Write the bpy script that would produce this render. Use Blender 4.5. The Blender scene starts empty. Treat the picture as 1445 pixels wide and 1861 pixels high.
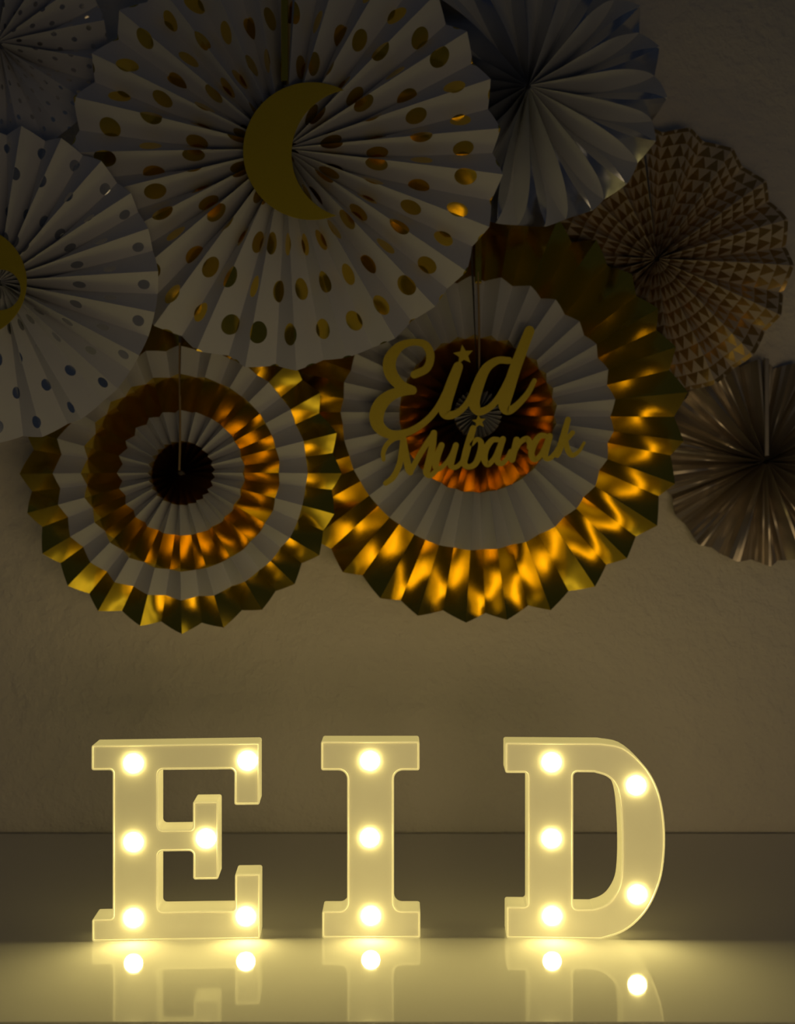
import bpy, bmesh, math, random
from mathutils import Vector, noise

# ------------------------------------------------------------------ camera, world, lights
sc = bpy.context.scene
COL = sc.collection
F_PX = 2065.0          # focal length in pixels of the 1445x1861 frame
CX, HY = 722.5, 970.0  # principal column, horizon row
CAM_D, CAM_H = 0.934, 0.333

cam_data = bpy.data.cameras.new('camera')
cam_data.sensor_fit = 'VERTICAL'
cam_data.sensor_height = 24.0
cam_data.lens = F_PX / 1861.0 * 24.0
cam_data.shift_y = (HY - 930.5) / 1861.0
cam_data.clip_start = 0.02
cam_data.dof.use_dof = True
cam_data.dof.focus_distance = 0.93
cam_data.dof.aperture_fstop = 4.5
cam = bpy.data.objects.new('camera', cam_data)
COL.objects.link(cam)
cam.location = (0, -CAM_D, CAM_H)
cam.rotation_euler = (math.radians(90), 0, 0)
sc.camera = cam

world = bpy.data.worlds.new('dim_room')
sc.world = world
world.use_nodes = True
bg = world.node_tree.nodes['Background']
bg.inputs[0].default_value = (0.62, 0.74, 1.0, 1)
bg.inputs[1].default_value = 0.016

# added dim warm fill light, brightens wall and fans from low behind the camera
lamp = bpy.data.lights.new('added_fill_light', 'AREA')
lamp.shape = 'RECTANGLE'
lamp.size, lamp.size_y = 0.70, 0.22
lamp.energy = 0.44
lamp.spread = math.radians(97)
lamp.color = (1.0, 0.72, 0.36)
lamp_o = bpy.data.objects.new('added_fill_light', lamp)
COL.objects.link(lamp_o)
lamp_o.location = (0.25, -0.95, 0.11)
lamp_o.rotation_euler = (Vector((0.0, 0.3, 0.08)) - Vector(lamp_o.location)).to_track_quat('-Z', 'Y').to_euler()

sc.view_settings.view_transform = 'Standard'
sc.view_settings.look = 'None'
sc.view_settings.gamma = 1.0
sc.view_settings.use_curve_mapping = False
sc.view_settings.exposure = 0.0
sc.cycles.max_bounces = 8
sc.cycles.diffuse_bounces = 5
sc.cycles.sample_clamp_indirect = 4.0

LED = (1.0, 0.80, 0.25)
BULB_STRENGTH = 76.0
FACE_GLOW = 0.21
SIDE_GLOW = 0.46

# ------------------------------------------------------------------ helpers
def wpt(px, py, y):
    """photo pixel -> point of the plane at depth y"""
    d = y + CAM_D
    return Vector(((px - CX) / F_PX * d, y, CAM_H - (py - HY) / F_PX * d))

def ppm(y):
    """metres per pixel at depth y"""
    return (y + CAM_D) / F_PX

def link(name, me, mat=None, parent=None):
    o = bpy.data.objects.new(name, me)
    COL.objects.link(o)
    if mat:
        me.materials.append(mat)
    if parent:
        o.parent = parent
    return o

def tag(o, label=None, cat=None, group=None, kind=None):
    if label: o['label'] = label
    if cat: o['category'] = cat
    if group: o['group'] = group
    if kind: o['kind'] = kind
    return o

def empty(name, loc):
    o = bpy.data.objects.new(name, None)
    o.empty_display_size = 0.02
    COL.objects.link(o)
    o.location = loc
    return o

def box_mesh(name, x0, x1, y0, y1, z0, z1, bevel=0.0, segs=2):
    bm = bmesh.new()
    bmesh.ops.create_cube(bm, size=1.0)
    for v in bm.verts:
        v.co = Vector((x0 + (v.co.x + .5) * (x1 - x0), y0 + (v.co.y + .5) * (y1 - y0), z0 + (v.co.z + .5) * (z1 - z0)))
    if bevel:
        bmesh.ops.bevel(bm, geom=bm.edges[:], offset=bevel, segments=segs, affect='EDGES', profile=0.5)
    me = bpy.data.meshes.new(name)
    bm.to_mesh(me); bm.free()
    return me

# ---- node helpers
class NT:
    def __init__(self, name):
        self.m = bpy.data.materials.new(name)
        self.m.use_nodes = True
        self.t = self.m.node_tree
        self.b = self.t.nodes['Principled BSDF']
        self.out = self.t.nodes['Material Output']
    def n(self, typ, **kw):
        nd = self.t.nodes.new(typ)
        for k, v in kw.items(): setattr(nd, k, v)
        return nd
    def l(self, a, b): self.t.links.new(a, b)
    def put(self, sock, v):
        if isinstance(v, (int, float)): sock.default_value = v
        elif isinstance(v, tuple): sock.default_value = v
        else: self.l(v, sock)
    def math(self, op, a, b=None, c=None):
        nd = self.n('ShaderNodeMath', operation=op)
        self.put(nd.inputs[0], a)
        if b is not None: self.put(nd.inputs[1], b)
        if c is not None: self.put(nd.inputs[2], c)
        return nd.outputs[0]
    def mixc(self, f, a, b):
        nd = self.n('ShaderNodeMix', data_type='RGBA')
        self.put(nd.inputs[0], f)
        self.put(nd.inputs[6], a if not isinstance(a, tuple) else a + (1,) if len(a) == 3 else a)
        self.put(nd.inputs[7], b if not isinstance(b, tuple) else b + (1,) if len(b) == 3 else b)
        return nd.outputs[2]
    def mixf(self, f, a, b):
        nd = self.n('ShaderNodeMix', data_type='FLOAT')
        self.put(nd.inputs[0], f); self.put(nd.inputs[2], a); self.put(nd.inputs[3], b)
        return nd.outputs[0]
    def noise(self, scale, detail=3, vec=None, rough=0.5):
        nd = self.n('ShaderNodeTexNoise')
        nd.inputs['Scale'].default_value = scale
        nd.inputs['Detail'].default_value = detail
        nd.inputs['Roughness'].default_value = rough
        if vec is not None: self.l(vec, nd.inputs['Vector'])
        return nd.outputs['Fac']
    def objco(self):
        return self.n('ShaderNodeTexCoord').outputs['Object']
    def uv(self):
        s = self.n('ShaderNodeSeparateXYZ')
        self.l(self.n('ShaderNodeUVMap', uv_map='UVMap').outputs[0], s.inputs[0])
        return s.outputs[0], s.outputs[1]
    def bump(self, h, strength, dist):
        nd = self.n('ShaderNodeBump')
        nd.inputs['Strength'].default_value = strength
        nd.inputs['Distance'].default_value = dist
        self.l(h, nd.inputs['Height'])
        self.l(nd.outputs[0], self.b.inputs['Normal'])
        return nd
    def set(self, **kw):
        for k, v in kw.items():
            s = self.b.inputs[k.replace('_', ' ')]
            if isinstance(v, tuple) and len(v) == 3: v = v + (1,)
            self.put(s, v)

GOLD = (0.82, 0.60, 0.06)
SILVER = (0.72, 0.70, 0.66)
PAPER = (0.61, 0.62, 0.67)

def mat_paper(name, col=PAPER):
    t = NT(name)
    f = t.noise(900, 2, t.objco())
    t.set(Base_Color=t.mixc(f, tuple(c * .93 for c in col), col), Roughness=0.62, Specular_IOR_Level=0.3)
    t.bump(f, 0.08, 0.0004)
    return t.m

def mat_foil(name, col, rough=0.2, crumple=0.05, metal=1.0):
    t = NT(name)
    co = t.objco()
    a = t.noise(22, 2, co, 0.5)
    t.set(Base_Color=col, Metallic=metal, Roughness=rough)
    t.bump(a, crumple, 0.004)
    return t.m

def foil_mix(t, mask, paper, foil, rough=0.2, crumple=0.12, metal=1.0):
    t.set(Base_Color=t.mixc(mask, paper, foil), Metallic=t.math('MULTIPLY', mask, metal), Roughness=t.mixf(mask, 0.62, rough), Specular_IOR_Level=0.3)
    t.bump(t.noise(45, 2, t.objco()), crumple, 0.003)

def mat_dots(name, paper, foil, rows, dv, v0, du, rad, rough=0.2, u0=0.0):
    """foil dots printed on paper: rows at radius v0 + i*dv, every second row shifted by half"""
    t = NT(name)
    u, v = t.uv()
    vi = t.math('DIVIDE', t.math('SUBTRACT', v, v0 - dv / 2), dv)
    row = t.math('FLOOR', vi)
    fv = t.math('MULTIPLY', t.math('SUBTRACT', t.math('SUBTRACT', vi, row), 0.5), dv)
    sh = t.math('MULTIPLY', t.math('MODULO', t.math('ADD', row, 100.0), 2.0), 0.5)
    ui = t.math('ADD', t.math('DIVIDE', t.math('SUBTRACT', u, u0), du), sh)
    fu = t.math('MULTIPLY', t.math('SUBTRACT', t.math('FRACT', ui), 0.5), du)
    d = t.math('SQRT', t.math('ADD', t.math('MULTIPLY', fu, fu), t.math('MULTIPLY', fv, fv)))
    mask = t.math('LESS_THAN', d, rad)
    foil_mix(t, mask, paper, foil, rough)
    return t.m

def mat_triangles(name, paper, foil, pu, pv):
    """rows of foil triangles on paper"""
    t = NT(name)
    u, v = t.uv()
    vv = t.math('DIVIDE', v, pv)
    row = t.math('FLOOR', vv)
    fv = t.math('SUBTRACT', vv, row)
    fu = t.math('FRACT', t.math('ADD', t.math('DIVIDE', u, pu), t.math('MULTIPLY', t.math('MODULO', row, 2.0), 0.0)))
    tri = t.math('MULTIPLY', t.math('ABSOLUTE', t.math('SUBTRACT', fu, 0.5)), 2.0)   # 1 at the cell sides, 0 mid
    mask = t.math('LESS_THAN', tri, t.math('SUBTRACT', 1.0, fv))
    foil_mix(t, mask, paper, foil, 0.30, 0.2, 0.65)
    return t.m

def mat_swoosh(name, paper, foil, pitch, R):
    """silver foil swooshes curving across each pleat"""
    t = NT(name)
    u, v = t.uv()
    r = t.math('DIVIDE', v, R)
    f = t.math('FRACT', t.math('ADD', t.math('DIVIDE', u, pitch), t.math('MULTIPLY', t.math('POWER', r, 4.0), 0.5)))
    mask = t.math('LESS_THAN', f, 0.46)
    foil_mix(t, mask, paper, foil, 0.22, 0.2)
    return t.m

def mat_plain(name, col, rough=0.5, metal=0.0, spec=0.5):
    t = NT(name)
    f = t.noise(120, 3, t.objco())
    t.set(Base_Color=t.mixc(f, tuple(c * .9 for c in col), col), Roughness=rough, Metallic=metal, Specular_IOR_Level=spec)
    return t.m

def mat_glitter(name, col, rough=0.55):
    t = NT(name)
    f = t.noise(1600, 2, t.objco())
    t.set(Base_Color=t.mixc(f, tuple(c * .6 for c in col), col), Roughness=rough, Metallic=0.25, Specular_IOR_Level=0.3)
    t.bump(f, 0.4, 0.0006)
    return t.m

def mat_wall():
    t = NT('textured_plaster')
    co = t.objco()
    a = t.noise(55, 4, co, 0.6)
    b = t.noise(16, 3, co, 0.55)
    r = t.n('ShaderNodeMapRange'); r.inputs[1].default_value = 0.47; r.inputs[2].default_value = 0.60
    t.l(b, r.inputs[0])
    r2 = t.n('ShaderNodeMapRange'); r2.inputs[1].default_value = 0.40; r2.inputs[2].default_value = 0.66
    t.l(a, r2.inputs[0])
    h = t.math('ADD', t.math('MULTIPLY', r.outputs[0], 0.35), t.math('MULTIPLY', r2.outputs[0], 0.6))
    h = t.math('ADD', h, t.math('MULTIPLY', t.noise(240, 3, co), 0.25))
    t.set(Base_Color=t.mixc(b, (0.80, 0.75, 0.67), (0.84, 0.79, 0.71)), Roughness=0.8, Specular_IOR_Level=0.2)
    t.bump(h, 0.85, 0.0023)
    return t.m

def mat_top():
    t = NT('white_gloss_laminate')
    f = t.noise(6, 2, t.objco())
    t.set(Base_Color=t.mixc(f, (0.74, 0.73, 0.71), (0.77, 0.76, 0.74)), Roughness=0.06, Specular_IOR_Level=0.8)
    return t.m

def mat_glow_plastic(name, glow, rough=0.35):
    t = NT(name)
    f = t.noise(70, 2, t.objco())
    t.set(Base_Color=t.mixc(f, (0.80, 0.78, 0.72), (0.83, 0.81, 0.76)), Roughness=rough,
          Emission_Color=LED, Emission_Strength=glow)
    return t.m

def mat_bulb():
    t = NT('lit_bulb')
    t.set(Base_Color=(1, 1, 1), Emission_Color=LED, Emission_Strength=BULB_STRENGTH)
    return t.m

M = {
    'wall': mat_wall(),
    'top': mat_top(),
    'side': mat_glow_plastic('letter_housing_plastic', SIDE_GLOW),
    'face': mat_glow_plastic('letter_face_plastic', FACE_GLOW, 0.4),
    'bulb': mat_bulb(),
    'paper': mat_paper('white_fan_paper'),
    'gold': mat_foil('gold_foil', GOLD),
    'moon': mat_glitter('gold_glitter_card', (0.56, 0.45, 0.02)),
    'cord': mat_plain('brown_cord', (0.30, 0.20, 0.09), 0.8),
    'floor': mat_plain('dark_wood_floor', (0.10, 0.07, 0.05), 0.5),
    'cabinet': mat_plain('dark_stained_wood', (0.05, 0.04, 0.035), 0.5),
}

# ------------------------------------------------------------------ the room
WALL_Y = 0.339
EDGE_Y = -0.1596
wall = link('wall_back', box_mesh('wall_back', -1.6, 1.6, WALL_Y, WALL_Y + 0.1, -0.75, 1.7), M['wall'])
tag(wall, 'beige wall with a rough knockdown plaster texture', kind='structure')
floor = link('floor', box_mesh('floor', -1.6, 1.6, -3.2, WALL_Y + 0.1, -0.80, -0.75), M['floor'])
tag(floor, 'dark floor below the table', kind='structure')

FRONT_Y = -0.86
tab = tag(empty('table', (0, (FRONT_Y + WALL_Y) / 2, -0.75)), 'white glossy table reflecting the three lit letters', 'table')
def tpart(name, *a, mat='top'):
    ob = link(name, box_mesh(name, *a), M[mat], tab)
    ob.location = -Vector(tab.location)
    return ob
tpart('table_top', -1.2, 1.2, EDGE_Y, WALL_Y - 0.011, -0.025, 0.0, 0.001, 2)['label'] = 'white glossy board the letters stand on'
tpart('table_top', -1.2, 1.2, FRONT_Y, EDGE_Y - 0.0022, -0.025, 0.0, 0.001, 2)['label'] = 'added front board bouncing light, beyond the dark gap'  # unseen board, added to bounce bulb light up onto wall and fans
tpart('apron', -1.1, 1.1, FRONT_Y + 0.05, FRONT_Y + 0.07, -0.11, -0.025, mat='cabinet')
tpart('apron', -1.1, 1.1, WALL_Y - 0.07, WALL_Y - 0.05, -0.11, -0.025, mat='cabinet')
tpart('centre_rail', -1.1, 1.1, EDGE_Y - 0.04, EDGE_Y + 0.04, -0.07, -0.026, mat='cabinet')
for lx in (-1.1, 1.1):
    for ly in (FRONT_Y + 0.06, WALL_Y - 0.06):
        tpart('leg', lx - .03, lx + .03, ly - .03, ly + .03, -0.75, -0.025, 0.004, mat='cabinet')

# ------------------------------------------------------------------ lit letters
def fillet(pts, n=6):
    """pts: (x, y, radius); returns a rounded closed polyline"""
    out = []
    m = len(pts)
    for i in range(m):
        x, y, r = pts[i]
        p = Vector((x, y)); a = Vector(pts[i - 1][:2]); b = Vector(pts[(i + 1) % m][:2])
        if r <= 0:
            out.append(p); continue
        da = (a - p); db = (b - p)
        la, lb = da.length, db.length
        da.normalize(); db.normalize()
        ang = da.angle(db)
        if ang > math.radians(170):
            out.append(p); continue
        t = min(r / math.tan(ang / 2), la * .48, lb * .48)
        p0, p1 = p + da * t, p + db * t
        rr = t * math.tan(ang / 2)
        c = p + (da + db).normalized() * (rr / math.sin(ang / 2))
        v0, v1 = p0 - c, p1 - c
        tot = v0.angle_signed(v1)
        for k in range(n + 1):
            th = -tot * k / n
            cs, sn = math.cos(th), math.sin(th)
            out.append(c + Vector((v0.x * cs - v0.y * sn, v0.x * sn + v0.y * cs)))
    res = []
    for p in out:
        if not res or (p - res[-1]).length > 0.3: res.append(p)
    if (res[0] - res[-1]).length < 0.3: res.pop()
    return res

def smooth_arc(pts, sub=4):
    """open Catmull-Rom through pts"""
    out = []
    P = [Vector(p) for p in pts]
    P = [P[0] * 2 - P[1]] + P + [P[-1] * 2 - P[-2]]
    for i in range(1, len(P) - 2):
        for k in range(sub):
            t = k / sub
            a, b, c, d = P[i - 1], P[i], P[i + 1], P[i + 2]
            out.append(0.5 * ((2 * b) + (c - a) * t + (2 * a - 5 * b + 4 * c - d) * t * t + (3 * b - a - 3 * c + d) * t ** 3))
    out.append(P[-2])
    return out

def signed_area(p):
    return sum(p[i - 1].x * p[i].y - p[i].x * p[i - 1].y for i in range(len(p))) / 2

def inset(poly, d):
    """move a closed polyline towards its inside by d (negative: outwards)"""
    s = 1 if signed_area(poly) > 0 else -1
    out = []
    m = len(poly)
    for i in range(m):
        a, p, b = poly[i - 1], poly[i], poly[(i + 1) % m]
        n1 = (p - a).normalized(); n2 = (b - p).normalized()
        n1 = Vector((-n1.y, n1.x)); n2 = Vector((-n2.y, n2.x))
        n = n1 + n2
        if n.length < 1e-6: n = n1
        n.normalize()
        k = max(0.5, n.dot(n1))
        out.append(p + n * (s * d / k))
    return out

def sheet(name, polys, z0, z1, bevel=0.0, segs=2):
    """2-D polylines (even-odd fill) extruded from z0 to z1 in front of the picture plane (towards -y)"""
    cu = bpy.data.curves.new(name, 'CURVE')
    cu.dimensions = '2D'
    cu.fill_mode = 'BOTH'
    for poly in polys:
        sp = cu.splines.new('POLY')
        sp.points.add(len(poly) - 1)
        for q, p in zip(sp.points, poly): q.co = (p[0], p[1], 0, 1)
        sp.use_cyclic_u = True
    cu.extrude = max((z1 - z0) / 2 - bevel, 1e-6)
    cu.bevel_depth = bevel
    cu.bevel_resolution = segs
    cu.offset = -bevel
    tmp = bpy.data.objects.new('tmp', cu)
    COL.objects.link(tmp)
    dg = bpy.context.evaluated_depsgraph_get()
    me = bpy.data.meshes.new_from_object(tmp.evaluated_get(dg))
    bpy.data.objects.remove(tmp)
    bpy.data.curves.remove(cu)
    me.name = name
    zc = (z0 + z1) / 2
    for v in me.vertices:
        x, y, z = v.co
        v.co = (x, -(z + zc), y)
    for p in me.polygons: p.use_smooth = False
    me.materials.clear()
    return me

def dome_mesh(name, r, h, base=0.002):
    bm = bmesh.new()
    seg, rings = 24, 6
    prev = None
    loops = [[(r * math.cos(2 * math.pi * k / seg), base, r * math.sin(2 * math.pi * k / seg)) for k in range(seg)]]
    for i in range(rings):
        a = math.pi / 2 * i / rings
        loops.append([(r * math.cos(a) * math.cos(2 * math.pi * k / seg), -h * math.sin(a), r * math.cos(a) * math.sin(2 * math.pi * k / seg)) for k in range(seg)])
    vl = [[bm.verts.new(c) for c in L] for L in loops]
    tip = bm.verts.new((0, -h, 0))
    for A, B in zip(vl, vl[1:]):
        for k in range(seg):
            bm.faces.new((A[k], A[(k + 1) % seg], B[(k + 1) % seg], B[k]))
    for k in range(seg):
        bm.faces.new((vl[-1][k], vl[-1][(k + 1) % seg], tip))
    bmesh.ops.recalc_face_normals(bm, faces=bm.faces[:])
    for f in bm.faces: f.smooth = True
    me = bpy.data.meshes.new(name)
    bm.to_mesh(me); bm.free()
    return me

BULB_ME = dome_mesh('bulb', 0.0078, 0.0021)
BULB_ME.materials.append(M['bulb'])
DEPTH = 0.0254
LIP = 0.0012

def light_letter(name, label, base_py, base_px, outers, holes, bulbs, yaw=0.0):
    """outers/holes: polylines in photo pixels; the letter stands on the table with its front at the row base_py"""
    D = F_PX * CAM_H / (base_py - HY)
    y = D - CAM_D
    s = D / F_PX
    root = tag(empty(name, ((base_px - CX) * s, y, 0)), label, 'letter light', 'light-up letters on the table')
    root.rotation_euler.z = math.radians(yaw)
    def cv(poly): return [Vector(((p[0] - base_px) * s, max((base_py - p[1]) * s, 0.0))) for p in poly]
    O = [cv(p) for p in outers]; H = [cv(p) for p in holes]
    rim = 0.0013
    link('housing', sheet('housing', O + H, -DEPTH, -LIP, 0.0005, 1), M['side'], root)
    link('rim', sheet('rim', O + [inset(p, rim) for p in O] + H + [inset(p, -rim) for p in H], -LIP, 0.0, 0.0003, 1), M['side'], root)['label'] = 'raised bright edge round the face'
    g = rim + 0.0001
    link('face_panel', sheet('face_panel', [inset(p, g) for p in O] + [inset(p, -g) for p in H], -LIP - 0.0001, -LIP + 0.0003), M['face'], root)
    for (bx, by) in bulbs:
        b = link('bulb', BULB_ME, None, root)
        b.location = ((bx - base_px) * s, LIP - 0.0002, (base_py - by) * s)
    return root

R1, R2 = 4, 8
E_pts = [(168, 1353, R1), (471, 1351, R1), (471, 1464, R1), (425.5, 1464, R1), (425.5, 1399, R2), (288, 1399, R2),
         (288, 1508, R2), (350.5, 1508, 6), (350.5, 1457, R1), (396.5, 1457, R1), (396.5, 1599, R1), (351, 1599, R1),
         (351, 1547, R2), (288, 1547, R2), (288, 1656, R2), (426.5, 1656, 5), (426.5, 1590, R1), (472, 1590, R1),
         (472, 1709, R1), (169, 1709, R1), (169, 1668, R1), (206, 1668, 6), (206, 1398.5, 6), (168, 1398.5, R1)]
light_letter('light_letter', 'glowing white plastic letter E with six lit bulbs on the table', 1709, 320, [fillet(E_pts)], [],
             [(243, 1387), (449, 1384), (243, 1530), (374, 1525), (243, 1668), (446, 1668)], 2.6)
I_pts = [(583.5, 1347, R1), (762.5, 1347, R1), (762.5, 1400, R1), (716, 1400, 16), (716, 1655.5, 15), (764, 1655.5, R1),
         (764, 1705, R1), (585.5, 1705, R1), (585.5, 1655.5, R1), (631, 1655.5, 15), (631, 1400, 16), (583.5, 1400, R1)]
light_letter('light_letter', 'glowing white plastic letter I with three lit bulbs in a column', 1705, 674, [fillet(I_pts)], [],
             [(672.5, 1383), (672, 1523), (674, 1665)])
d_curve = smooth_arc([(1092, 1350), (1132, 1358), (1168, 1388), (1191, 1424), (1203.5, 1468), (1208, 1522), (1204, 1578),
                      (1193, 1618), (1176, 1652), (1152, 1679), (1126, 1696), (1092, 1707)])
D_pts = [(918.6, 1350, R1)] + [(p.x, p.y, 0) for p in d_curve] + [(921, 1707, R1), (921, 1649, R1), (959, 1649, 6), (959, 1405.7, 6), (918.6, 1405.7, R1)]
d_hole = smooth_arc([(1080, 1403.5), (1103, 1411), (1118, 1427), (1125, 1452), (1128.5, 1490), (1130, 1530), (1129.5, 1572),
                     (1125.5, 1607), (1113, 1632), (1098, 1645), (1078, 1652)])
DH_pts = [(1042, 1403.5, R2)] + [(p.x, p.y, 0) for p in d_hole] + [(1042, 1652, R2)]
light_letter('light_letter', 'glowing white plastic letter D with five lit bulbs round its bowl', 1707, 1060, [fillet(D_pts)], [fillet(DH_pts)],
             [(1003, 1386), (1156, 1427), (1003, 1525), (1158, 1625), (1004, 1666)], -2.0)

# ------------------------------------------------------------------ pleated paper fans
FANS = 'pleated paper fans on the wall'

def make_fan(name, label, cx, cy, y, R_px, N, ridge_deg, bands, w_px=None, seed=1, gap_px=3.0, jit=0.12, crumple=0.0, swirl=0.0,
             amp=None, corrugate=0.0, rmin_px=5, tooth=0.03, cord=None, seam=None, tilt=(0, 0), rjit=0.01, lean=0.15, cap=1.0):
    """bands: (part name, r0 px, r1 px, material, label).  Pleats fold about lines running from the centre, the facet
    width w is that of the flat strip, so the folds stand deep at the centre and open towards the rim."""
    rnd = random.Random(seed)
    s = ppm(y)
    R = R_px * s
    half = math.pi * R / N
    w = w_px * s if w_px else half * 1.31
    root = tag(empty(name, wpt(cx, cy, y)), label, 'paper fan', FANS)
    root.rotation_euler = (math.radians(tilt[0]), 0, math.radians(tilt[1]))
    pitch = 360.0 / N
    ref = ridge_deg + round((90 - ridge_deg) / pitch) * pitch
    K = 2 * N
    gap = gap_px / R_px
    ang, amps, rads = [], [], []
    for k in range(K + 1):
        th = math.radians(ref) + 2 * math.pi * k / K
        if k == 0: th += gap
        elif k == K: th -= gap
        else: th += rnd.uniform(-jit, jit) * math.pi / N
        if k % 2: th += lean * math.cos(th) * math.pi / N
        ang.append(th)
        a = 1.0 + rnd.uniform(-.08, .08)
        if amp: a *= amp(math.degrees(th) % 360)
        amps.append(a)
        rads.append(1.0 + rnd.uniform(-rjit, rjit))
    NS = 6 if corrugate else 4
    cor = [[rnd.uniform(-1, 1) for _ in range(NS + 1)] for _ in range(K)]
    nseed = Vector((seed * 7.3, seed * 3.1, 0))
    def point(k, f, r):
        a = half / R
        th = ang[k] * (1 - f) + ang[k + 1] * f
        th += swirl * (r / R) ** 2.2
        t0 = math.sqrt(max(w * w - (a * r) ** 2, (0.3 * w) ** 2)) * 0.5
        t0 = min(t0, 0.5 * cap * w)
        s0 = 1 if k % 2 == 0 else -1
        dep = t0 * (s0 * amps[k] * (1 - f) - s0 * amps[k + 1] * f)
        rr = r * (1 - tooth * (r / R) ** 5 * (f if k % 2 == 0 else 1 - f)) * (1 + ((rads[k] - 1) * (1 - f) + (rads[k + 1] - 1) * f) * (r / R) ** 2)
        if corrugate and 0 < f < 1:
            dep += corrugate * cor[k][round(f * NS)] * min(1, r / R * 1.6) * (0.7 + 0.5 * noise.noise(Vector((k * 1.7 + f * 6, r * 18, seed))))
        x, z = rr * math.cos(th), rr * math.sin(th)
        if crumple and r > 0.2 * R:
            bell = math.sin(math.pi * f)
            dep += crumple * bell * noise.noise(Vector((k * 2.37, r * 26, 0)) + nseed) * 1.6
            dep += crumple * 0.5 * noise.noise(Vector((x * 30, z * 30, 0)) + nseed)
        return Vector((x, -dep, z))
    for (bname, r0, r1, mat, blabel) in bands:
        r0 = max(r0, rmin_px) * s; r1 = r1 * s
        nr = max(3, int(round((r1 - r0) / (0.012 if not crumple else 0.008))))
        verts, uvs, faces, sharp = [], [], [], []
        cols = K * NS + 1
        for i in range(nr + 1):
            r = r0 + (r1 - r0) * i / nr
            for c in range(cols):
                k, j = divmod(c, NS)
                if k == K: k, j = K - 1, NS
                verts.append(point(k, j / NS, r)); uvs.append(((k + j / NS) * w, r))
        for i in range(nr):
            for c in range(cols - 1):
                p = i * cols + c
                faces.append((p, p + 1, p + cols + 1, p + cols))
        me = bpy.data.meshes.new(bname)
        me.from_pydata(verts, [], faces)
        ul = me.uv_layers.new(name='UVMap')
        for lp in me.loops: ul.data[lp.index].uv = uvs[lp.vertex_index]
        for p in me.polygons: p.use_smooth = True
        for e in me.edges:
            a, b = e.vertices
            if abs(a - b) == cols and (corrugate or (a % cols) % NS == 0): e.use_edge_sharp = True
        me.update()
        ob = link(bname, me, mat, root)
        if blabel: ob['label'] = blabel
    front = -(w * 0.5 * cap * 1.06 + 0.0015)
    if seam:
        hw, ra, rb = seam[0] * s, seam[1] * s, seam[2] * s
        so = link('seam_strip', box_mesh('seam_strip', -hw, hw, front + 0.002, front + 0.012, ra, rb, 0.0006, 1), seam[3] if len(seam) > 3 else M['gold'], root)
        so['label'] = 'dark glued seam at the top'
    if cord:
        ra, rb = cord[0] * s, cord[1] * s
        bm = bmesh.new()
        rad = 0.0011
        prev = None
        for i in range(9):
            f = i / 8
            zz = ra + (rb - ra) * f
            ring = [bm.verts.new((rad * math.cos(q * math.pi / 3) + 0.0008 * math.sin(f * 5), front + 0.006 * f * f + rad * math.sin(q * math.pi / 3), zz)) for q in range(6)]
            if prev:
                for q in range(6): bm.faces.new((prev[q], prev[(q + 1) % 6], ring[(q + 1) % 6], ring[q]))
            prev = ring
        me = bpy.data.meshes.new('hanging_cord'); bm.to_mesh(me); bm.free()
        link('hanging_cord', me, M['cord'], root)['label'] = 'thin hanging cord'
    return root, w

def yw(d): return WALL_Y - d

s1 = ppm(yw(.128)); w1 = math.pi * 392 * s1 / 27 * 1.31
M['dots_gold'] = mat_dots('paper_with_gold_foil_dots', PAPER, GOLD, 5, 81 * s1, 328 * s1, 54 * w1 / 36, 20.3 * s1)
s3 = ppm(yw(.153)); w3 = math.pi * 285 * s3 / 23 * 1.31
M['dots_silver'] = mat_dots('paper_with_silver_foil_dots', PAPER, (0.62, 0.64, 0.66), 4, 60 * s3, 258 * s3, 46 * w3 / 24, 11.5 * s3)
s0 = ppm(yw(.099)); w0 = math.pi * 195 * s0 / 16 * 1.31
M['dots_small'] = mat_dots('paper_with_tiny_silver_dots', PAPER, SILVER, 6, 32 * s0, 165 * s0, 32 * w0 / 44, 5.0 * s0)
s4 = ppm(yw(.039)); w4 = math.pi * 248 * s4 / 18 * 1.10
M['triangles'] = mat_triangles('paper_with_gold_triangles', (0.54, 0.46, 0.36), (0.42, 0.28, 0.10), w4 / 2, 24 * s4)
s2 = ppm(yw(.095)); w2 = math.pi * 250 * s2 / 18 * 1.31
M['swoosh'] = mat_swoosh('paper_with_silver_swooshes', (0.58, 0.60, 0.64), (0.66, 0.68, 0.74), 2 * w2, 250 * s2)
M['grey_foil'] = mat_foil('taupe_metallic_tissue', (0.50, 0.44, 0.36), 0.36, 0.3, 0.75)

make_fan('paper_fan', 'taupe metallic finely creased paper fan at the right edge', 1387, 840, yw(.017), 190, 18, 92, [
    ('pleated_sheet', 4, 190, M['grey_foil'], None)], seed=7, corrugate=0.005, jit=.25, seam=(4, 10, 185, M['grey_foil']), rjit=.03, tooth=.06)
make_fan('paper_fan', 'kraft and gold triangle patterned paper fan at the upper right', 1190, 475, yw(.039), 248, 18, -3.5, [
    ('pleated_sheet', 5, 248, M['triangles'], None)], seed=4, cap=.8, w_px=math.pi * 248 / 18 * 1.10, crumple=.002, cord=None)
make_fan('paper_fan', 'large white paper fan with wide gold foil rim behind the Eid Mubarak lettering', 868, 753, yw(.070), 378, 29, 5.5, [
    ('centre_band', 5, 43, M['paper'], 'white paper centre'),
    ('inner_foil_band', 43, 142, M['gold'], 'gold foil inner band'),
    ('paper_band', 142, 247, M['paper'], 'white paper band'),
    ('foil_rim', 247, 378, M['gold'], 'gold foil outer rim')], seed=6, cap=.88, w_px=math.pi * 378 / 29 * 1.17, tooth=.04, crumple=.0018, cord=(8, 360), seam=(6, 235, 340))
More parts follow.
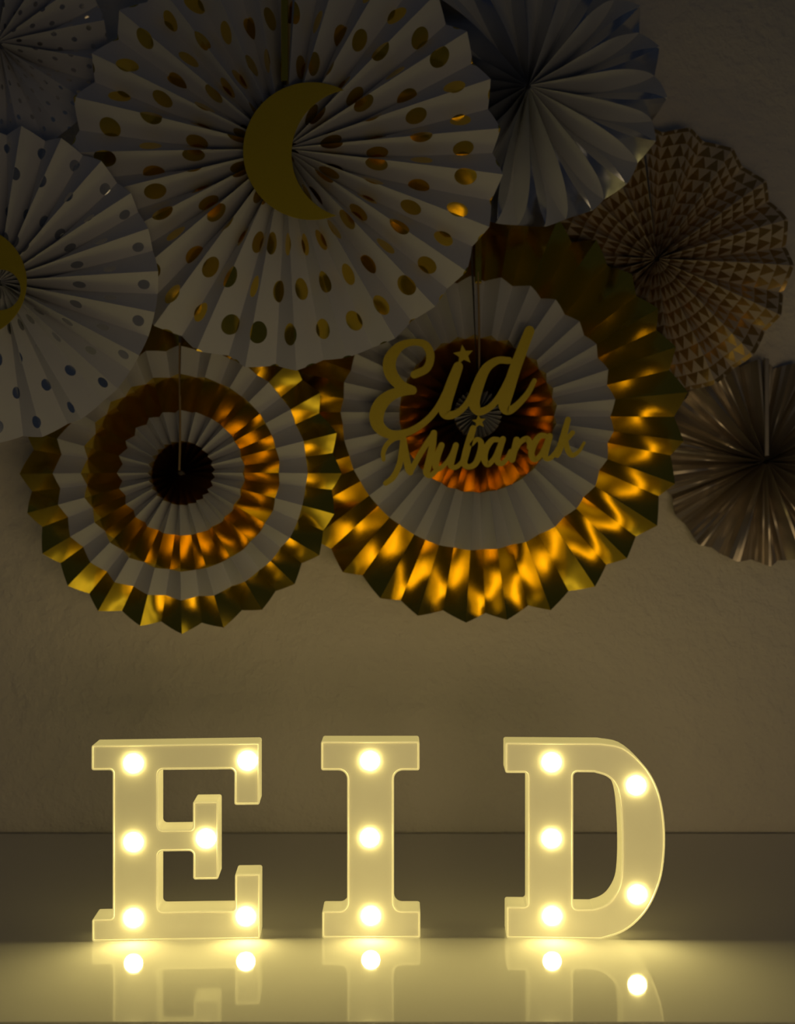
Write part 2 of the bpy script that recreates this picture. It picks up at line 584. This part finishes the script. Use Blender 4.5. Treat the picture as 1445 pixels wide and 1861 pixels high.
make_fan('paper_fan', 'white paper fan with curved silver swooshes at the top right', 957, 167, yw(.095), 250, 18, -10, [
    ('pleated_sheet', 5, 250, M['swoosh'], None)], seed=2, w_px=math.pi * 250 / 18 * 1.31, lean=.15, crumple=.0030, swirl=.12, tooth=.05)
make_fan('paper_fan', 'smaller fan with alternating gold foil and white rings at the lower left', 330, 860, yw(.099), 289, 24, 0, [
    ('centre_foil', 5, 58, M['gold'], 'dark gold foil centre'),
    ('inner_paper_ring', 58, 113, M['paper'], 'white paper ring'),
    ('foil_ring', 113, 178, M['gold'], 'gold foil ring'),
    ('outer_paper_ring', 178, 229, M['paper'], 'white paper ring'),
    ('foil_rim', 229, 289, M['gold'], 'gold foil rim')], seed=5, cap=.88, w_px=math.pi * 289 / 24 * 1.10, tooth=.05, crumple=.0015, cord=(4, 235))
make_fan('paper_fan', 'white paper fan with tiny silver specks in the top left corner', 3, 87, yw(.099), 195, 16, 13.4, [
    ('pleated_sheet', 5, 195, M['dots_small'], None)], seed=10, amp=lambda d: 0.5 if 250 < d < 330 else 1.0)
make_fan('paper_fan', 'largest white paper fan with big gold foil dots and a crescent moon', 520, 280, yw(.128), 392, 27, 6.6, [
    ('pleated_sheet', 6, 392, M['dots_gold'], None)], seed=1, seam=(6, 120, 388), amp=lambda d: 0.62 if 245 < d < 295 else 1.0)
make_fan('paper_fan', 'white paper fan with silver blue dots cut by the left edge', 5, 517, yw(.153), 286, 23, 3.9, [
    ('pleated_sheet', 5, 286, M['dots_silver'], None)], seed=3, amp=lambda d: 0.45 if 265 < d < 320 else 1.0)

# ------------------------------------------------------------------ crescent moons
def circle_pts(cx, cy, r, a0=0, a1=360, n=64):
    return [Vector((cx + r * math.cos(math.radians(a0 + (a1 - a0) * k / n)), cy + r * math.sin(math.radians(a0 + (a1 - a0) * k / n)))) for k in range(n + 1)]

def moon(label, y, c1, r1, c2, r2):
    s = ppm(y)
    d = math.dist(c1, c2)
    a = (d * d + r1 * r1 - r2 * r2) / (2 * d)
    base = math.degrees(math.atan2(-(c2[1] - c1[1]), c2[0] - c1[0]))
    al = math.degrees(math.acos(a / r1))
    be = math.degrees(math.acos((d - a) / r2))
    big = circle_pts(0, 0, r1 * s, base + al, base + 360 - al)
    c2l = ((c2[0] - c1[0]) * s, -(c2[1] - c1[1]) * s)
    small = circle_pts(c2l[0], c2l[1], r2 * s, base + 180 + be, base + 180 - be)
    poly = big[:-1] + small[:-1]
    o = link('crescent_moon', sheet('crescent_moon', [poly], 0, 0.0012, 0.0002, 1), M['moon'])
    o.location = wpt(c1[0], c1[1], y)
    return tag(o, label, 'moon cutout', 'gold crescent cutouts')

moon('gold card crescent moon on the big gold dotted fan', yw(.128) - 0.0225, (567, 275), 125, (648, 280), 118)
ym = yw(.153) - 0.0195
sm = ppm(ym)
mo = link('crescent_moon', sheet('crescent_moon', [circle_pts(0, 0, 101 * sm)[:-1], circle_pts(53 * sm, -14 * sm, 37 * sm)[:-1]], 0, 0.0012, 0.0002, 1), M['moon'])
mo.location = wpt(-52, 513, ym)
tag(mo, 'gold card crescent cut by the left edge of the photo', 'moon cutout', 'gold crescent cutouts')

# ------------------------------------------------------------------ Eid Mubarak lettering
yl = yw(.070) - 0.0215
sl = ppm(yl)
LX, LY = 868, 751
def lp(p): return Vector(((p[0] / 3.141 + 640 - LX) * sl, -(p[1] / 3.141 + 560 - LY) * sl))

def ribbon(bm, pts, order):
    """pts: (x, y, width) in lettering units; a flat brush stroke with round ends and 1 mm thickness"""
    P = smooth_arc([(x, y, wd) for (x, y, wd) in pts], 5)
    c = [lp(p) for p in P]; wd = [max(p[2], 6) / 3.141 * sl / 2 for p in P]
    L, Rr = [], []
    n = len(c)
    tang = []
    for i in range(n):
        t = (c[min(i + 1, n - 1)] - c[max(i - 1, 0)])
        tang.append(t.normalized() if t.length > 1e-9 else Vector((1, 0)))
    # round caps
    outline_l, outline_r = [], []
    for i in range(n):
        nn = Vector((-tang[i].y, tang[i].x))
        outline_l.append(c[i] + nn * wd[i]); outline_r.append(c[i] - nn * wd[i])
    def cap(i, sign):
        nn = Vector((-tang[i].y, tang[i].x)); t = tang[i] * sign
        return [c[i] + nn * wd[i] * math.cos(a) + t * wd[i] * math.sin(a) for a in [math.pi * k / 6 for k in range(1, 6)]]
    z0, z1 = 0.0, -0.0011 - order * 0.00003
    def quad_strip(y_, flip):
        vl = [bm.verts.new((p.x, y_, p.y)) for p in outline_l]; vr = [bm.verts.new((p.x, y_, p.y)) for p in outline_r]
        fs = []
        for i in range(n - 1):
            fs.append((vl[i], vl[i + 1], vr[i + 1], vr[i]))
        ce = [bm.verts.new((p.x, y_, p.y)) for p in cap(n - 1, 1)]
        cs = [bm.verts.new((p.x, y_, p.y)) for p in cap(0, -1)]
        fs.append(tuple([vl[-1]] + ce + [vr[-1]])); fs.append(tuple([vr[0]] + cs[::-1] + [vl[0]]))
        for f in fs:
            try: bm.faces.new(f if flip else f[::-1])
            except ValueError: pass
        return vl + ce + vr[::-1] + cs[::-1]
    A = quad_strip(z1, False); B = quad_strip(z0, True)
    for i in range(len(A)):
        j = (i + 1) % len(A)
        try: bm.faces.new((A[i], B[i], B[j], A[j]))
        except ValueError: pass

def strokes_mesh(name, strokes, k=1.0):
    bm = bmesh.new()
    for i, st in enumerate(strokes): ribbon(bm, [(x, y, q * k) for (x, y, q) in st], i)
    bmesh.ops.recalc_face_normals(bm, faces=bm.faces[:])
    me = bpy.data.meshes.new(name); bm.to_mesh(me); bm.free()
    return me

EID = [
    [(355, 380, 45), (425, 345, 46), (447, 275, 48), (420, 212, 46), (355, 195, 38), (275, 218, 52), (218, 290, 72), (220, 370, 74), (275, 440, 62), (345, 470, 50)],
    [(345, 468, 48), (250, 485, 60), (175, 535, 78), (140, 610, 84), (155, 680, 70), (225, 722, 52), (320, 708, 42), (410, 655, 38), (480, 580, 36), (535, 480, 36), (590, 360, 40)],
    [(605, 335, 56), (570, 430, 66), (535, 540, 70), (530, 595, 66), (560, 612, 48), (610, 592, 38), (655, 545, 34), (695, 470, 34)],
    [(895, 300, 40), (830, 300, 42), (765, 345, 54), (720, 440, 66), (695, 530, 68), (715, 585, 52), (755, 585, 40), (810, 545, 36), (860, 470, 36), (905, 380, 36)],
    [(1012, 130, 58), (975, 225, 62), (930, 345, 66), (890, 470, 70), (868, 545, 70), (885, 585, 52), (930, 565, 40), (1000, 490, 34), (1040, 415, 28)],
]
MUB = [
    [(62, 345, 26), (60, 300, 32), (85, 245, 34), (135, 205, 36), (185, 195, 38)],
    [(75, 500, 34), (125, 460, 40), (165, 380, 40), (180, 300, 38), (190, 215, 38)],
    [(190, 205, 42), (205, 300, 46), (225, 400, 48), (238, 428, 42)],
    [(238, 425, 36), (290, 330, 38), (345, 240, 38), (392, 175, 40)],
    [(392, 170, 42), (382, 260, 46), (355, 380, 48), (345, 430, 48), (372, 448, 38), (410, 415, 30)],
    [(443, 250, 40), (415, 320, 46), (403, 385, 44), (425, 406, 34), (470, 370, 30), (510, 310, 32), (537, 250, 36)],
    [(537, 250, 38), (510, 340, 44), (505, 385, 40), (535, 395, 32), (575, 360, 30), (600, 300, 28)],
    [(650, 140, 42), (625, 220, 48), (600, 310, 48), (590, 368, 44), (620, 393, 36), (665, 370, 40), (695, 300, 42), (702, 235, 38), (675, 212, 30), (640, 245, 26)],
    [(810, 213, 34), (775, 217, 38), (735, 270, 44), (722, 335, 44), (745, 378, 36), (785, 340, 32), (820, 270, 34), (840, 215, 36)],
    [(845, 210, 40), (815, 300, 44), (808, 352, 42), (835, 372, 34), (870, 340, 30), (895, 290, 30)],
    [(935, 215, 42), (918, 290, 44), (905, 345, 42)],
    [(915, 305, 32), (955, 235, 34), (1002, 207, 38), (1022, 240, 38), (1018, 264, 34)],
    [(1120, 188, 36), (1085, 192, 38), (1045, 250, 44), (1032, 312, 42), (1055, 346, 36), (1095, 310, 32), (1130, 240, 34), (1150, 190, 36)],
    [(1152, 190, 40), (1130, 270, 44), (1122, 325, 40), (1150, 338, 34), (1185, 305, 30), (1205, 270, 28)],
    [(1272, 82, 38), (1245, 180, 44), (1215, 280, 44), (1200, 315, 38)],
    [(1215, 245, 30), (1265, 208, 34), (1302, 168, 32)],
    [(1255, 215, 34), (1270, 280, 38), (1300, 316, 34), (1345, 288, 24), (1378, 235, 20)],
]
KM = 3.141 / 3.6125
MUB = [[(x * KM + 40 * 3.141, y * KM + 180 * 3.141, q * KM) for (x, y, q) in st_] for st_ in MUB]
def star_mesh(name, r):
    pts = [Vector((rr * sl / 3.141 * math.cos(math.radians(a)), rr * sl / 3.141 * math.sin(math.radians(a)))) for a, rr in
           [(97 + 36 * k, r if k % 2 == 0 else r * .45) for k in range(10)]]
    return sheet(name, [pts], 0, 0.0012, 0.0001, 1)

M['script'] = mat_glitter('gold_script_card', (0.74, 0.58, 0.05), 0.5)
let = tag(empty('eid_mubarak_lettering', wpt(LX, LY, yl)), 'gold script cutout reading Eid Mubarak in front of the gold rimmed fan', 'lettering')
link('eid_word', strokes_mesh('eid_word', EID), M['script'], let)['label'] = 'large script word Eid'
link('mubarak_word', strokes_mesh('mubarak_word', MUB), M['script'], let)['label'] = 'smaller script word Mubarak'
st = link('star', star_mesh('star', 60), M['script'], let); p = lp((635, 268)); st.location = (p.x, 0, p.y)
st = link('star', star_mesh('star', 42), M['script'], let); p = lp((724, 648)); st.location = (p.x, 0, p.y)
